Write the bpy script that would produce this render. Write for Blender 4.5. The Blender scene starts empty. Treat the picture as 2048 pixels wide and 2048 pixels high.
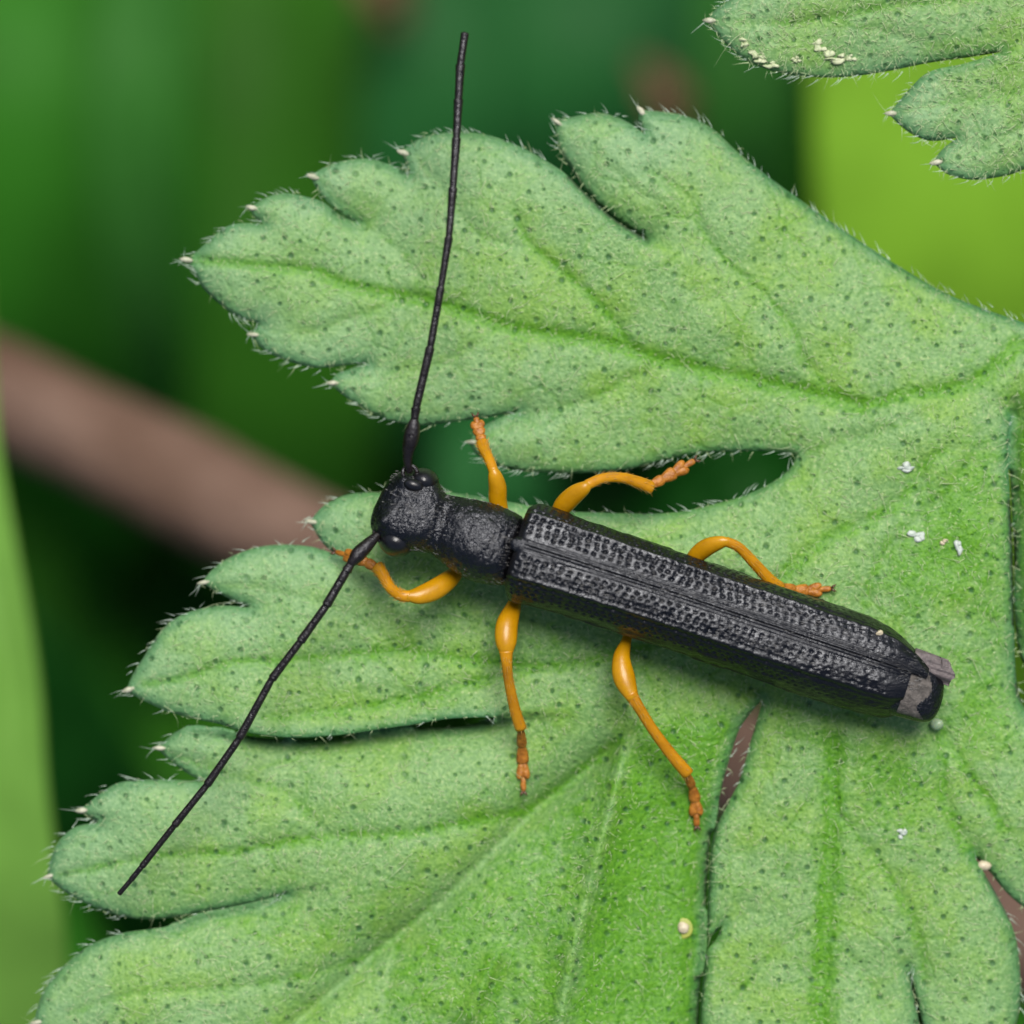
import bpy, math, random
import numpy as np
from mathutils import Vector
from mathutils.geometry import delaunay_2d_cdt

random.seed(7); rng = np.random.default_rng(11)
# 1 Blender unit = 1 cm.  Photograph: 2048 px = 2.048 units on the focus plane.
D = 9.0                                    # camera height above the leaf
scene = bpy.context.scene
col = scene.collection
rad = math.radians

# ------------------------------------------------------------------ camera
cd = bpy.data.cameras.new('camera'); cam = bpy.data.objects.new('camera', cd); col.objects.link(cam)
cam.location = (0, 0, D)
cd.sensor_width = 36; cd.lens = 36 * D / 2.048
cd.clip_start = 0.1; cd.clip_end = 2000
cd.dof.use_dof = True; cd.dof.focus_distance = D - 0.09; cd.dof.aperture_fstop = cd.lens * 0.001 / 0.32
cd.dof.aperture_blades = 0
scene.camera = cam
# ------------------------------------------------------------------ world + sun
w = bpy.data.worlds.new('World'); scene.world = w; w.use_nodes = True
nt = w.node_tree
sky = nt.nodes.new('ShaderNodeTexSky'); sky.sky_type = 'NISHITA'; sky.sun_disc = False
SUN_EL, SUN_AZ = rad(62), rad(12)         # azimuth measured from +y (picture up) towards +x
sky.sun_elevation = SUN_EL; sky.sun_rotation = SUN_AZ
sky.air_density = 1.0; sky.dust_density = 3.0; sky.ozone_density = 1.0
bg = nt.nodes['Background']; bg.inputs['Strength'].default_value = 0.055
nt.links.new(sky.outputs[0], bg.inputs['Color'])
sl = bpy.data.lights.new('sun', 'SUN'); sl.energy = 2.5; sl.angle = rad(32); sl.color = (1, 0.97, 0.92)
sun = bpy.data.objects.new('sun', sl); col.objects.link(sun)
sd = Vector((math.sin(SUN_AZ) * math.cos(SUN_EL), math.cos(SUN_AZ) * math.cos(SUN_EL), math.sin(SUN_EL)))
sun.rotation_euler = (-sd).to_track_quat('-Z', 'Y').to_euler(); sun.location = sd * 30
# ------------------------------------------------------------------ exposure
vs = scene.view_settings
vs.view_transform = 'Standard'; vs.look = 'None'; vs.exposure = 0.98; vs.gamma = 1
scene.cycles.use_denoising = True
scene.cycles.max_bounces = 8; scene.cycles.transparent_max_bounces = 6

# ================================================================== helpers
def W(px, py, z):
    """photo pixel (thousands) at height z -> world"""
    s = (D - z) / D
    return np.stack([(np.asarray(px) - 1.024) * s, -(np.asarray(py) - 1.024) * s, np.asarray(z) + 0 * np.asarray(px)], -1)

def Wp(p, z): return W(p[0] / 1000, p[1] / 1000, z)

def make_mesh(name, verts, faces, smooth=True, attrs=None):
    me = bpy.data.meshes.new(name)
    verts = np.asarray(verts, float)
    if isinstance(faces, np.ndarray):
        k = faces.shape[1]; nf = len(faces)
        me.vertices.add(len(verts)); me.vertices.foreach_set('co', verts.ravel())
        me.loops.add(nf * k); me.loops.foreach_set('vertex_index', faces.ravel().astype(np.int32))
        me.polygons.add(nf); me.polygons.foreach_set('loop_start', np.arange(0, nf * k, k, dtype=np.int32))
        me.update(calc_edges=True); me.validate()
    else:
        me.from_pydata(verts.tolist(), [], [tuple(f) for f in faces])
    if smooth: me.polygons.foreach_set('use_smooth', np.ones(len(me.polygons), bool))
    for k, a in (attrs or {}).items():
        at = me.attributes.new(k, 'FLOAT', 'POINT'); at.data.foreach_set('value', np.asarray(a, np.float32))
    me.update()
    return me

ORIG = {}
def add(name, verts, faces, mat, parent=None, origin=None, smooth=True, attrs=None, mats=None, fmat=None):
    """one mesh object; verts in world coordinates"""
    if parent is not None: org = ORIG[parent.name]
    else:
        v = np.asarray(verts)
        org = np.array(origin if origin is not None else (v[:, 0].mean(), v[:, 1].mean(), v[:, 2].min()))
    me = make_mesh(name, np.asarray(verts) - org, faces, smooth, attrs)
    for m in (mats or [mat]): me.materials.append(m)
    if fmat is not None: me.polygons.foreach_set('material_index', np.asarray(fmat, np.int32))
    o = bpy.data.objects.new(name, me); col.objects.link(o)
    if parent is None: o.location = org
    else: o.parent = parent
    ORIG[o.name] = org
    return o

def empty(name, org, parent=None):
    o = bpy.data.objects.new(name, None); col.objects.link(o); o.empty_display_size = 0.05
    if parent is None: o.location = org; ORIG[o.name] = np.array(org)
    else: o.parent = parent; ORIG[o.name] = ORIG[parent.name]
    return o

def tag(o, label=None, cat=None, group=None, kind=None):
    if label: o['label'] = label
    if cat: o['category'] = cat
    if group: o['group'] = group
    if kind: o['kind'] = kind
    return o

def catmull(P, n):
    """open Catmull-Rom through rows of P, n samples per span"""
    P = np.asarray(P, float)
    if len(P) == 2: return P[0] + (P[1] - P[0]) * np.linspace(0, 1, n + 1)[:, None]
    Q = np.vstack([2 * P[0] - P[1], P, 2 * P[-1] - P[-2]])
    out = []
    for i in range(1, len(Q) - 2):
        t = np.linspace(0, 1, n, endpoint=False)[:, None]
        a, b, c, d = Q[i - 1], Q[i], Q[i + 1], Q[i + 2]
        out.append(0.5 * (2 * b + (c - a) * t + (2 * a - 5 * b + 4 * c - d) * t ** 2 + (3 * b - a - 3 * c + d) * t ** 3))
    out.append(P[-1:])
    return np.vstack(out)

def interp(x, table):
    t = np.asarray(table, float)
    return np.interp(x, t[:, 0], t[:, 1])

def sinterp(x, table):
    """smooth (monotone-ish) interpolation via Catmull sampled densely"""
    c = catmull(table, 12)
    return np.interp(x, c[:, 0], c[:, 1])

def seg_dist(P, poly, chunk=4000):
    """distance and side of points P (n,2) to polyline (m,2)"""
    A = poly[:-1]; B = poly[1:]; AB = B - A; L2 = (AB ** 2).sum(1) + 1e-18
    d = np.empty(len(P)); s = np.empty(len(P)); tt = np.empty(len(P))
    for i in range(0, len(P), chunk):
        p = P[i:i + chunk, None, :]
        t = np.clip(((p - A) * AB).sum(2) / L2, 0, 1)
        q = A + AB * t[..., None] - p
        dd = (q ** 2).sum(2)
        k = dd.argmin(1); r = np.arange(len(k))
        d[i:i + chunk] = np.sqrt(dd[r, k])
        cr = AB[k, 0] * (P[i:i + chunk, 1] - A[k, 1]) - AB[k, 1] * (P[i:i + chunk, 0] - A[k, 0])
        s[i:i + chunk] = np.sign(cr); tt[i:i + chunk] = (k + t[r, k]) / len(A)
    return d, s, tt

def inside(P, poly, chunk=4000):
    x0, y0 = poly[:, 0], poly[:, 1]; x1, y1 = np.roll(x0, -1), np.roll(y0, -1)
    out = np.empty(len(P), bool)
    for i in range(0, len(P), chunk):
        px = P[i:i + chunk, 0:1]; py = P[i:i + chunk, 1:2]
        c = ((y0 > py) != (y1 > py)) & (px < (x1 - x0) * (py - y0) / (y1 - y0 + 1e-15) + x0)
        out[i:i + chunk] = c.sum(1) % 2 == 1
    return out

class VNoise:
    """smooth value noise on a lattice"""
    def __init__(s, seed): s.t = np.random.default_rng(seed).uniform(-1, 1, (64, 64))
    def __call__(s, x, y, f):
        x = np.asarray(x) * f; y = np.asarray(y) * f
        i = np.floor(x).astype(int); j = np.floor(y).astype(int); u = x - i; v = y - j
        u = u * u * (3 - 2 * u); v = v * v * (3 - 2 * v); t = s.t
        a = t[i % 64, j % 64]; b = t[(i + 1) % 64, j % 64]; c = t[i % 64, (j + 1) % 64]; d = t[(i + 1) % 64, (j + 1) % 64]
        return (a * (1 - u) + b * u) * (1 - v) + (c * (1 - u) + d * u) * v
N1, N2, N3 = VNoise(1), VNoise(2), VNoise(3)

# ---- a tube along control points (world) with radii, closed ends
def frames(C):
    T = np.gradient(C, axis=0); T /= np.linalg.norm(T, axis=1)[:, None] + 1e-12
    up = np.array([0, 0, 1.0]); N = []
    n = up - T[0] * (T[0] @ up)
    if np.linalg.norm(n) < 1e-3: n = np.array([1.0, 0, 0]) - T[0] * T[0][0]
    n /= np.linalg.norm(n)
    for t in T:
        n = n - t * (t @ n); n /= np.linalg.norm(n); N.append(n.copy())
    N = np.array(N); return T, N, np.cross(T, N)

def tube(ctrl, radii, sub=6, ring=14, flat=1.0, smooth_path=True):
    """ctrl (k,3), radii (k,), flat scales the vertical axis; returns verts, quads(list)"""
    C4 = np.column_stack([ctrl, radii])
    C4 = catmull(C4, sub) if smooth_path else C4
    C = C4[:, :3]; R = np.maximum(C4[:, 3], 1e-5)
    T, N, B = frames(C)
    a = np.linspace(0, 2 * math.pi, ring, endpoint=False)
    V = C[:, None] + R[:, None, None] * (np.cos(a)[None, :, None] * B[:, None] + flat * np.sin(a)[None, :, None] * N[:, None])
    n = len(C); V = V.reshape(-1, 3)
    F = []
    for i in range(n - 1):
        for j in range(ring):
            k = (j + 1) % ring
            F.append((i * ring + j, i * ring + k, (i + 1) * ring + k, (i + 1) * ring + j))
    V = np.vstack([V, C[:1] - T[:1] * R[0] * .35, C[-1:] + T[-1:] * R[-1] * .35]); b, e = len(V) - 2, len(V) - 1
    for j in range(ring):
        k = (j + 1) % ring
        F.append((b, k, j)); F.append((e, (n - 1) * ring + j, (n - 1) * ring + k))
    return V, F

def join(parts):
    V, F, o = [], [], 0
    for v, f in parts:
        V.append(v); F += [tuple(i + o for i in q) for q in f]; o += len(v)
    return np.vstack(V), F

def grid_faces(nu, nv, flip=False):
    i, j = np.meshgrid(np.arange(nu - 1), np.arange(nv - 1), indexing='ij')
    a = (i * nv + j).ravel(); f = np.stack([a, a + 1, a + nv + 1, a + nv], 1)
    return f[:, ::-1].copy() if flip else f

def ellipsoid(c, ax, r, nu=20, nv=14):
    """c centre, ax (3,3) rows axes, r radii"""
    th = np.linspace(0, math.pi, nv); ph = np.linspace(0, 2 * math.pi, nu, endpoint=False)
    V, F = [], []
    for t in th:
        for p in ph:
            l = np.array([math.sin(t) * math.cos(p) * r[0], math.sin(t) * math.sin(p) * r[1], math.cos(t) * r[2]])
            V.append(c + l @ ax)
    for i in range(nv - 1):
        for j in range(nu):
            k = (j + 1) % nu
            F.append((i * nu + j, (i + 1) * nu + j, (i + 1) * nu + k, i * nu + k))
    return np.array(V), F

def blob(c, r, seed, rough=.3, nu=16, nv=10, squash=.7):
    rr = np.random.default_rng(seed)
    V, F = ellipsoid(np.zeros(3), np.eye(3), (1, 1, 1), nu, nv)
    K = rr.normal(size=(7, 3)); ph = rr.uniform(0, 6, 7)
    f = 1 + rough * np.sin(V @ (K * 2.2).T + ph).mean(1) * 1.6
    return np.asarray(c) + V * f[:, None] * np.array(r) * np.array([1, 1, squash]), F

# ================================================================== materials
def mat_new(name):
    m = bpy.data.materials.new(name); m.use_nodes = True
    t = m.node_tree; b = t.nodes['Principled BSDF']
    return m, t, b
def nd(t, kind, **kw):
    n = t.nodes.new(kind)
    for k, v in kw.items():
        if k.startswith('i_'):
            key = k[2:]; n.inputs[int(key) if key.isdigit() else key].default_value = v
        else: setattr(n, k, v)
    return n
def ramp(t, src, stops):
    r = t.nodes.new('ShaderNodeValToRGB'); el = r.color_ramp.elements
    el[0].position, el[0].color = stops[0][0], (*stops[0][1], 1)
    el[1].position, el[1].color = stops[1][0], (*stops[1][1], 1)
    for p, c in stops[2:]:
        e = el.new(p); e.color = (*c, 1)
    t.links.new(src, r.inputs[0]); return r.outputs[0]
def mix(t, fac, a, b, blend='MIX'):
    n = t.nodes.new('ShaderNodeMix'); n.data_type = 'RGBA'; n.blend_type = blend
    for s, v in ((0, fac), (6, a), (7, b)):
        if hasattr(v, 'links'): t.links.new(v, n.inputs[s])
        elif s == 0: n.inputs[s].default_value = v
        else: n.inputs[s].default_value = (*v, 1)
    return n.outputs[2]
def math_(t, op, a, b=None, clamp=False):
    n = t.nodes.new('ShaderNodeMath'); n.operation = op; n.use_clamp = clamp
    for i, v in enumerate((a, b)):
        if v is None: continue
        if hasattr(v, 'links'): t.links.new(v, n.inputs[i])
        else: n.inputs[i].default_value = v
    return n.outputs[0]
def maprange(t, v, a, b, c=0, d=1):
    n = t.nodes.new('ShaderNodeMapRange'); n.interpolation_type = 'SMOOTHSTEP'
    t.links.new(v, n.inputs[0])
    for i, x in enumerate((a, b, c, d)): n.inputs[i + 1].default_value = x
    return n.outputs[0]
def coords(t): return nd(t, 'ShaderNodeTexCoord').outputs['Object']
def noise(t, vec, scale, detail=3, rough=.55, dim='3D'):
    n = nd(t, 'ShaderNodeTexNoise', i_Scale=scale, i_Detail=detail, i_Roughness=rough); t.links.new(vec, n.inputs['Vector']); return n.outputs[0]
def attr(t, name): return nd(t, 'ShaderNodeAttribute', attribute_name=name).outputs['Fac']
def bump(t, height, strength, dist, b, prev=None):
    n = nd(t, 'ShaderNodeBump', i_Strength=strength, i_Distance=dist); t.links.new(height, n.inputs['Height'])
    if prev: t.links.new(prev, n.inputs['Normal'])
    if b: t.links.new(n.outputs[0], b.inputs['Normal'])
    return n.outputs[0]

def hairy_leaf_material():
    m, t, b = mat_new('hairy_leaf')
    v = coords(t)
    n1 = noise(t, v, 9, 3); n2 = noise(t, v, 130, 3, .7); n3 = noise(t, v, 46, 2, .6)
    glau = ramp(t, n2, [(.28, (.082, .205, .050)), (.52, (.158, .308, .092)), (.74, (.290, .445, .150))])
    gl2 = ramp(t, n2, [(.28, (.084, .215, .028)), (.72, (.230, .405, .068))])
    base = mix(t, maprange(t, n1, .40, .66), glau, gl2)
    sat = ramp(t, n2, [(.28, (.038, .165, .005)), (.72, (.125, .330, .012))])
    # green, less powdery flesh on veins and patches, plus the beetle's painted shadow
    k = math_(t, 'MAXIMUM', math_(t, 'MULTIPLY', attr(t, 'vein'), 1.0), attr(t, 'bare_shade'))
    k = math_(t, 'ADD', k, math_(t, 'MULTIPLY', math_(t, 'SUBTRACT', n3, .5), 1.5))
    k = math_(t, 'MULTIPLY', maprange(t, k, .10, .85), .95)
    c = mix(t, k, base, sat)
    # faint net of small veins
    wv = nd(t, 'ShaderNodeVectorMath', operation='ADD'); t.links.new(v, wv.inputs[0])
    nw = nd(t, 'ShaderNodeTexNoise', i_Scale=22, i_Detail=2); t.links.new(v, nw.inputs['Vector'])
    sw_ = nd(t, 'ShaderNodeVectorMath', operation='SCALE', i_3=.03); t.links.new(nw.outputs['Color'], sw_.inputs[0]); t.links.new(sw_.outputs[0], wv.inputs[1])
    ve = nd(t, 'ShaderNodeTexVoronoi', voronoi_dimensions='2D', feature='DISTANCE_TO_EDGE', i_Scale=11); t.links.new(wv.outputs[0], ve.inputs['Vector'])
    net = math_(t, 'MULTIPLY', maprange(t, ve.outputs['Distance'], .01, .075, 1, 0), maprange(t, noise(t, v, 6, 2), .40, .62, .03, .40))
    c = mix(t, net, c, sat)
    # tiny pale specks
    vs_ = nd(t, 'ShaderNodeTexVoronoi', voronoi_dimensions='2D', feature='F1', i_Scale=75); t.links.new(v, vs_.inputs['Vector'])
    se_ = nd(t, 'ShaderNodeSeparateColor'); t.links.new(vs_.outputs['Color'], se_.inputs[0])
    c = mix(t, math_(t, 'MULTIPLY', maprange(t, vs_.outputs['Distance'], .08, .30, 1, 0), math_(t, 'MULTIPLY', math_(t, 'GREATER_THAN', se_.outputs[0], .90), .55)), c, (.38, .48, .20))
    # pale blue green tint towards the lobe tips
    c = mix(t, math_(t, 'MULTIPLY', attr(t, 'tip_tint'), .45), c, mix(t, n2, (.125, .265, .135), (.265, .42, .27)))
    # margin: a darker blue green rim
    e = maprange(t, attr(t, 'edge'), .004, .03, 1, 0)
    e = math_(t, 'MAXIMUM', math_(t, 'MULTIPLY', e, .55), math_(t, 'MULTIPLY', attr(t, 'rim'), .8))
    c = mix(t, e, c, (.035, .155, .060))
    # dark gland dots
    def dots(scale, lo, hi, keep):
        vo = nd(t, 'ShaderNodeTexVoronoi', voronoi_dimensions='2D', feature='F1', i_Scale=scale); t.links.new(v, vo.inputs['Vector'])
        sep = nd(t, 'ShaderNodeSeparateColor'); t.links.new(vo.outputs['Color'], sep.inputs[0])
        r = math_(t, 'ADD', math_(t, 'MULTIPLY', sep.outputs[0], hi - lo), lo)
        wob = math_(t, 'MULTIPLY', math_(t, 'SUBTRACT', noise(t, v, 220, 2), .5), .09)
        d = math_(t, 'DIVIDE', math_(t, 'ADD', vo.outputs['Distance'], wob), r)
        return math_(t, 'MULTIPLY', maprange(t, d, .35, 1.25, 1, 0), math_(t, 'GREATER_THAN', sep.outputs[1], 1 - keep))
    dt = math_(t, 'MAXIMUM', dots(22, .07, .16, .75), math_(t, 'MULTIPLY', dots(44, .07, .15, .7), .5))
    dt = math_(t, 'MULTIPLY', dt, maprange(t, noise(t, v, 8, 2), .34, .54, .55, 1))
    c = mix(t, math_(t, 'MULTIPLY', dt, .80), c, (.020, .095, .024))
    t.links.new(c, b.inputs['Base Color'])
    b.inputs['Roughness'].default_value = .46; b.inputs['Specular IOR Level'].default_value = .35
    b.inputs['Sheen Weight'].default_value = .04; b.inputs['Sheen Roughness'].default_value = .5
    h = math_(t, 'SUBTRACT', math_(t, 'ADD', math_(t, 'MULTIPLY', n2, .7), math_(t, 'MULTIPLY', n3, 1.4)), math_(t, 'ADD', math_(t, 'MULTIPLY', dt, 1.3), math_(t, 'MULTIPLY', net, .8)))
    nm = bump(t, h, .55, .006, b)
    tr = nd(t, 'ShaderNodeBsdfTranslucent'); t.links.new(mix(t, .5, c, (.16, .30, .03)), tr.inputs[0]); t.links.new(nm, tr.inputs['Normal'])
    mx = nd(t, 'ShaderNodeMixShader', i_0=.18); out = t.nodes['Material Output']
    t.links.new(b.outputs[0], mx.inputs[1]); t.links.new(tr.outputs[0], mx.inputs[2]); t.links.new(mx.outputs[0], out.inputs[0])
    return m

def hair_material(name, colr, rough=.4):
    m, t, b = mat_new(name); b.inputs['Base Color'].default_value = (*colr, 1); b.inputs['Roughness'].default_value = rough
    n = noise(t, coords(t), 40, 2); t.links.new(mix(t, n, [x * .75 for x in colr], [min(1, x * 1.2) for x in colr]), b.inputs['Base Color'])
    return m

def plain(name, c0, c1, scale, rough=.5, bstr=.3, bdist=.004, bscale=None, spec=.5, sss=0, trans=0, coat=0):
    m, t, b = mat_new(name); v = coords(t); n = noise(t, v, scale, 4, .6)
    t.links.new(ramp(t, n, [(.3, c0), (.7, c1)]), b.inputs['Base Color'])
    b.inputs['Roughness'].default_value = rough; b.inputs['Specular IOR Level'].default_value = spec
    if coat: b.inputs['Coat Weight'].default_value = coat; b.inputs['Coat Roughness'].default_value = .15
    if sss:
        b.inputs['Subsurface Weight'].default_value = sss; b.inputs['Subsurface Radius'].default_value = (1, .5, .15); b.inputs['Subsurface Scale'].default_value = .02
    if bstr: bump(t, noise(t, v, bscale or scale * 4, 3), bstr, bdist, b)
    if trans:
        tr = nd(t, 'ShaderNodeBsdfTranslucent'); tr.inputs[0].default_value = (*c1, 1)
        mx = nd(t, 'ShaderNodeMixShader', i_0=trans); out = t.nodes['Material Output']
        t.links.new(b.outputs[0], mx.inputs[1]); t.links.new(tr.outputs[0], mx.inputs[2]); t.links.new(mx.outputs[0], out.inputs[0])
    return m

def chitin(name, base, rough, wr, wscale, stretch=None, fine=260, spec=.5, fstr=.35):
    m, t, b = mat_new(name); v = coords(t)
    if stretch:
        mp = nd(t, 'ShaderNodeMapping'); mp.inputs['Rotation'].default_value = (0, 0, stretch[0]); mp.inputs['Scale'].default_value = (stretch[1], 1, 1)
        t.links.new(v, mp.inputs['Vector']); v2 = mp.outputs[0]
    else: v2 = v
    n = noise(t, v, 30, 4); n2 = noise(t, v2, wscale, 4, .7)
    t.links.new(mix(t, n, [x * .6 for x in base], [x * 1.5 for x in base]), b.inputs['Base Color'])
    t.links.new(maprange(t, n2, .3, .7, rough - .08, rough + .16), b.inputs['Roughness'])
    b.inputs['Specular IOR Level'].default_value = spec; b.inputs['Specular Tint'].default_value = (.90, .93, 1.0, 1)
    x = bump(t, n2, wr, .010, None)
    bump(t, noise(t, v, fine, 2), fstr, .0025, b, x)
    return m

M = {}
M['leaf'] = hairy_leaf_material()
M['cilia'] = hair_material('pale_hair', (.46, .58, .45))
M['fuzz'] = hair_material('leaf_fuzz', (.38, .48, .24), .5)
M['tip'] = plain('gland_tip', (.22, .25, .15), (.50, .48, .36), 110, .35, .3)
AXA = math.atan2(-.2951, .9555)
M['elytron'] = chitin('black_elytron', (.0025, .0024, .0030), .27, .30, 60, (-AXA, .22), spec=.46)
M['body'] = chitin('black_body', (.0028, .0027, .0035), .20, .7, 54, spec=.52, fine=120, fstr=.12)
M['antenna'] = chitin('antenna_black', (.007, .0042, .0034), .30, .4, 60)
M['eye'] = plain('eye_black', (.004, .004, .005), (.007, .007, .009), 20, .30, .3, .002, 300, .45)
M['femur'] = plain('leg_yellow', (.32, .150, .0005), (.44, .215, .0015), 24, .34, .3, .002, 90, .3, sss=.12, coat=.08)
M['tibia'] = plain('leg_amber', (.32, .130, .001), (.45, .205, .003), 30, .36, .4, .002, 110, .3, sss=.12, coat=.08)
M['tarsus'] = plain('leg_orange', (.19, .058, .004), (.42, .165, .016), 85, .45, .8, .004, 130, .4, sss=.1)
M['claw'] = plain('claw_brown', (.05, .02, .008), (.10, .04, .015), 60, .35, 0)
M['wing'] = plain('wing_grey', (.055, .046, .046), (.14, .115, .112), 80, .45, .6, .004, 150, .4)
M['pygid'] = plain('grey_pubescence', (.035, .031, .027), (.125, .110, .098), 90, .6, .7, .004, 220, .3)
M['belly'] = plain('belly_tan', (.12, .085, .05), (.24, .18, .12), 50, .5, .3)
M['crust'] = plain('pale_crust', (.26, .33, .15), (.48, .50, .32), 120, .5, .5, .003, 160)
M['white'] = plain('white_fleck', (.26, .32, .26), (.48, .52, .47), 60, .45, .5, .004, 120)
M['cream'] = plain('cream_grain', (.36, .31, .20), (.56, .48, .34), 60, .4, .3)
M['halo'] = plain('spot_halo', (.20, .26, .03), (.30, .32, .05), 40, .5, .3)
M['drop'] = plain('milky_drop', (.17, .27, .14), (.28, .36, .24), 30, .35, 0, sss=.4)

# ================================================================== ground
gm, gt, gb = mat_new('forest_soil')
gv = coords(gt)
gt.links.new(ramp(gt, noise(gt, gv, 1.2, 6, .65), [(.3, (.004, .014, .003)), (.55, (.008, .026, .004)), (.75, (.012, .020, .005))]), gb.inputs['Base Color'])
gb.inputs['Roughness'].default_value = .9; gb.inputs['Specular IOR Level'].default_value = .05
bump(gt, noise(gt, gv, 3, 6), .8, .3, gb)
GZ = -12.5
n = 60; gx = np.concatenate([-np.geomspace(400, .3, n), [0], np.geomspace(.3, 400, n)])
X, Y = np.meshgrid(gx, gx, indexing='ij')
Z = GZ + .35 * N1(X, Y, .35) + .12 * N2(X, Y, 1.1)
ground = add('ground', np.stack([X.ravel(), Y.ravel(), Z.ravel()], 1), grid_faces(2 * n + 1, 2 * n + 1, True)[:, ::-1], gm, origin=(0, 0, GZ))
tag(ground, kind='structure')

# ================================================================== the hairy leaves
# outline in photo pixels; 'T' = pointed tip with a pale gland, 'N' = notch / corner, 'S' a spline break without gland
def outline(rows, step):
    """rows of (x,y[,flag]) closed; spline between flagged corners, resample to step (in thousands)"""
    pts = [(r[0] / 1000, r[1] / 1000) for r in rows]; fl = [r[2] if len(r) > 2 else '' for r in rows]
    s = next(i for i, f in enumerate(fl) if f); pts = pts[s:] + pts[:s]; fl = fl[s:] + fl[:s]
    pts.append(pts[0]); fl.append(fl[0])
    out = []; tips = []
    cur = [pts[0]]
    for p, f in zip(pts[1:], fl[1:]):
        cur.append(p)
        if f:
            c = catmull(cur, 24); L = np.r_[0, np.cumsum(np.linalg.norm(np.diff(c, axis=0), axis=1))]
            k = max(2, int(round(L[-1] / step)))
            q = np.linspace(0, L[-1], k + 1)
            c = np.stack([np.interp(q, L, c[:, 0]), np.interp(q, L, c[:, 1])], 1)
            out.append(c[:-1]); cur = [p]
            if f == 'T':
                pass
    P = np.vstack(out)
    for r, f in zip(rows, [r[2] if len(r) > 2 else '' for r in rows]):
        if f == 'T':
            k = ((P - np.array(r[:2]) / 1000) ** 2).sum(1).argmin()
            tips.append(k)
    return P, tips

MAIN = [
 # upper lobe, upper margin, from the petiole to the tip
 (2330,790,'S'),(2200,705),(2120,668),(2035,641),(1908,594),(1802,535),(1696,466),(1590,392),(1526,345),(1473,302),(1420,254),(1357,228),(1279,219,'T'),
 (1278,243),(1289,268,'N'),(1262,248),(1233,234),(1190,226),(1110,241,'T'),(1117,291),(1141,336),(1179,390),(1233,438),(1294,479,'N'),
 (1231.5,440),(1177,392.5),(1136,352),(1108,331),(1054,300),(1000,277),(960,267),(921,264),(871,268),(832,281),(802,304,'T'),
 (812,328),(818,353,'N'),(800,338),(776,328),(735,317),(685,322),(648,335),(621,352,'T'),(632,376),(652,402),(685,430),(716,446,'N'),
 (683.5,432),(648,405),(615,394),(569,386),(532,395),(499,415,'T'),(507,432),(527,449,'N'),(490,446),(453,453),(416,482),(391,505),(368,519,'T'),
 (388,541),(404,573),(437,606),(478,635),(521,648,'N'),(510,655),(502,669,'T'),(524,697),(565,718),(615,733),(652,735),(698,730),(738,726,'N'),
 (698,739),(673,748),(660,766,'T'),(681,786),(714,809),(755,833),(797,846),(838,851),(880,848),(921,842),(962,837),(1040,823,'N'),
 (1000,835),(955,860),(938,884,'T'),(950,906),(973,921),(1002,935),(1055,943),(1138,947),(1200,944),(1262,937),(1345,916),(1400,907),(1463,903),(1530,902),(1592,908,'N'),
 # middle lobe, upper margin
 (1582,935),(1542,966),(1485,992),(1420,1010),(1354,1024),(1288,1027),(1200,1025),(1120,1021),(1020,1004),(940,990),(860,982),(761,984),(704,987),(662,1002),(638,1020),(619,1043,'T'),
 (638,1076),(655,1096),(676,1110,'N'),(645,1099),(616,1092),(562,1089),(507,1096),(453,1118),(424,1140),(402,1166,'T'),(428,1180),(460,1198),(502,1215,'N'),
 (453,1211),(428,1212),(380,1223),(344,1241),(315,1270),(288,1313),(266,1348),(252,1381,'T'),(283,1399),(326,1419),(380,1436),(435,1447),(478,1461),(543,1471),(598,1474),(679,1469),(761,1458),(826,1448),(897,1437),(991,1434,'N'),
 # lower lobe
 (940,1450),(890,1455),(826,1455),(761,1462),(679,1473),(598,1478),(520,1474),(455,1464),(397,1450),(353,1463),(314,1496,'T'),(337,1518),(380,1550),(416,1564,'N'),
 (353,1560),(299,1559),(239,1565),(201,1587),(158,1621,'T'),(178,1634),(198,1645,'N'),(152,1653),(120,1679),(103,1712),(93,1754,'T'),(130,1784),(190,1815),(261,1836),(326,1837),(408,1823),(489,1808),(575,1787,'N'),
 (489,1811),(408,1828),(380,1838),(326,1855),(245,1866),(179,1891),(130,1929),(92,1973),(76,2011),(68,2046,'T'),(110,2095),(190,2130),(320,2150),(450,2168,'N'),(420,2185),(400,2215,'T'),(520,2290),(700,2330),(900,2335),(1100,2310),(1260,2260),(1385,2200,'S'),
 (1396,2048),(1399,1978),(1408,1897),(1411,1815),(1416,1734),(1420,1680),(1431,1631),(1442,1582),(1456,1528),(1477,1463),(1500,1428),(1526,1397,'N'),
 # lower right lobe
 (1512,1446),(1496,1501),(1479,1560),(1452,1615),(1426,1672),(1420,1734),(1416,1800),(1416,1862),(1423,1871),(1446,1849,'N'),(1432,1880),(1414,1905),(1404,1980),(1400,2048),(1402,2140),(1440,2230),(1530,2300),(1640,2330,'T'),(1740,2290),(1800,2210),(1835,2110),(1838,2048),(1826,1985),(1818,1938,'N'),(1831,1985),(1846,2048),(1862,2110),(1900,2160,'T'),(1970,2140),(2020,2080),(2041,2000),(2036,1897),(2020,1842),(1996,1794),(1972,1752),(1948,1712,'N'),
 (1978,1742),(2012,1784),(2060,1822),(2130,1850),(2230,1850,'T'),(2300,1790),(2300,1690),(2230,1590),(2120,1490),(2060,1432),(2034,1370),(2028,1250),(2025,1100),(2020,1000),(2016,900),(2021,832,'N'),
 (2018.5,900),(2022.5,1000),(2027.5,1100),(2030.5,1250),(2052,1335),(2140,1400),(2260,1420,'T'),(2340,1300),(2380,1100),(2360,900),
]
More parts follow.
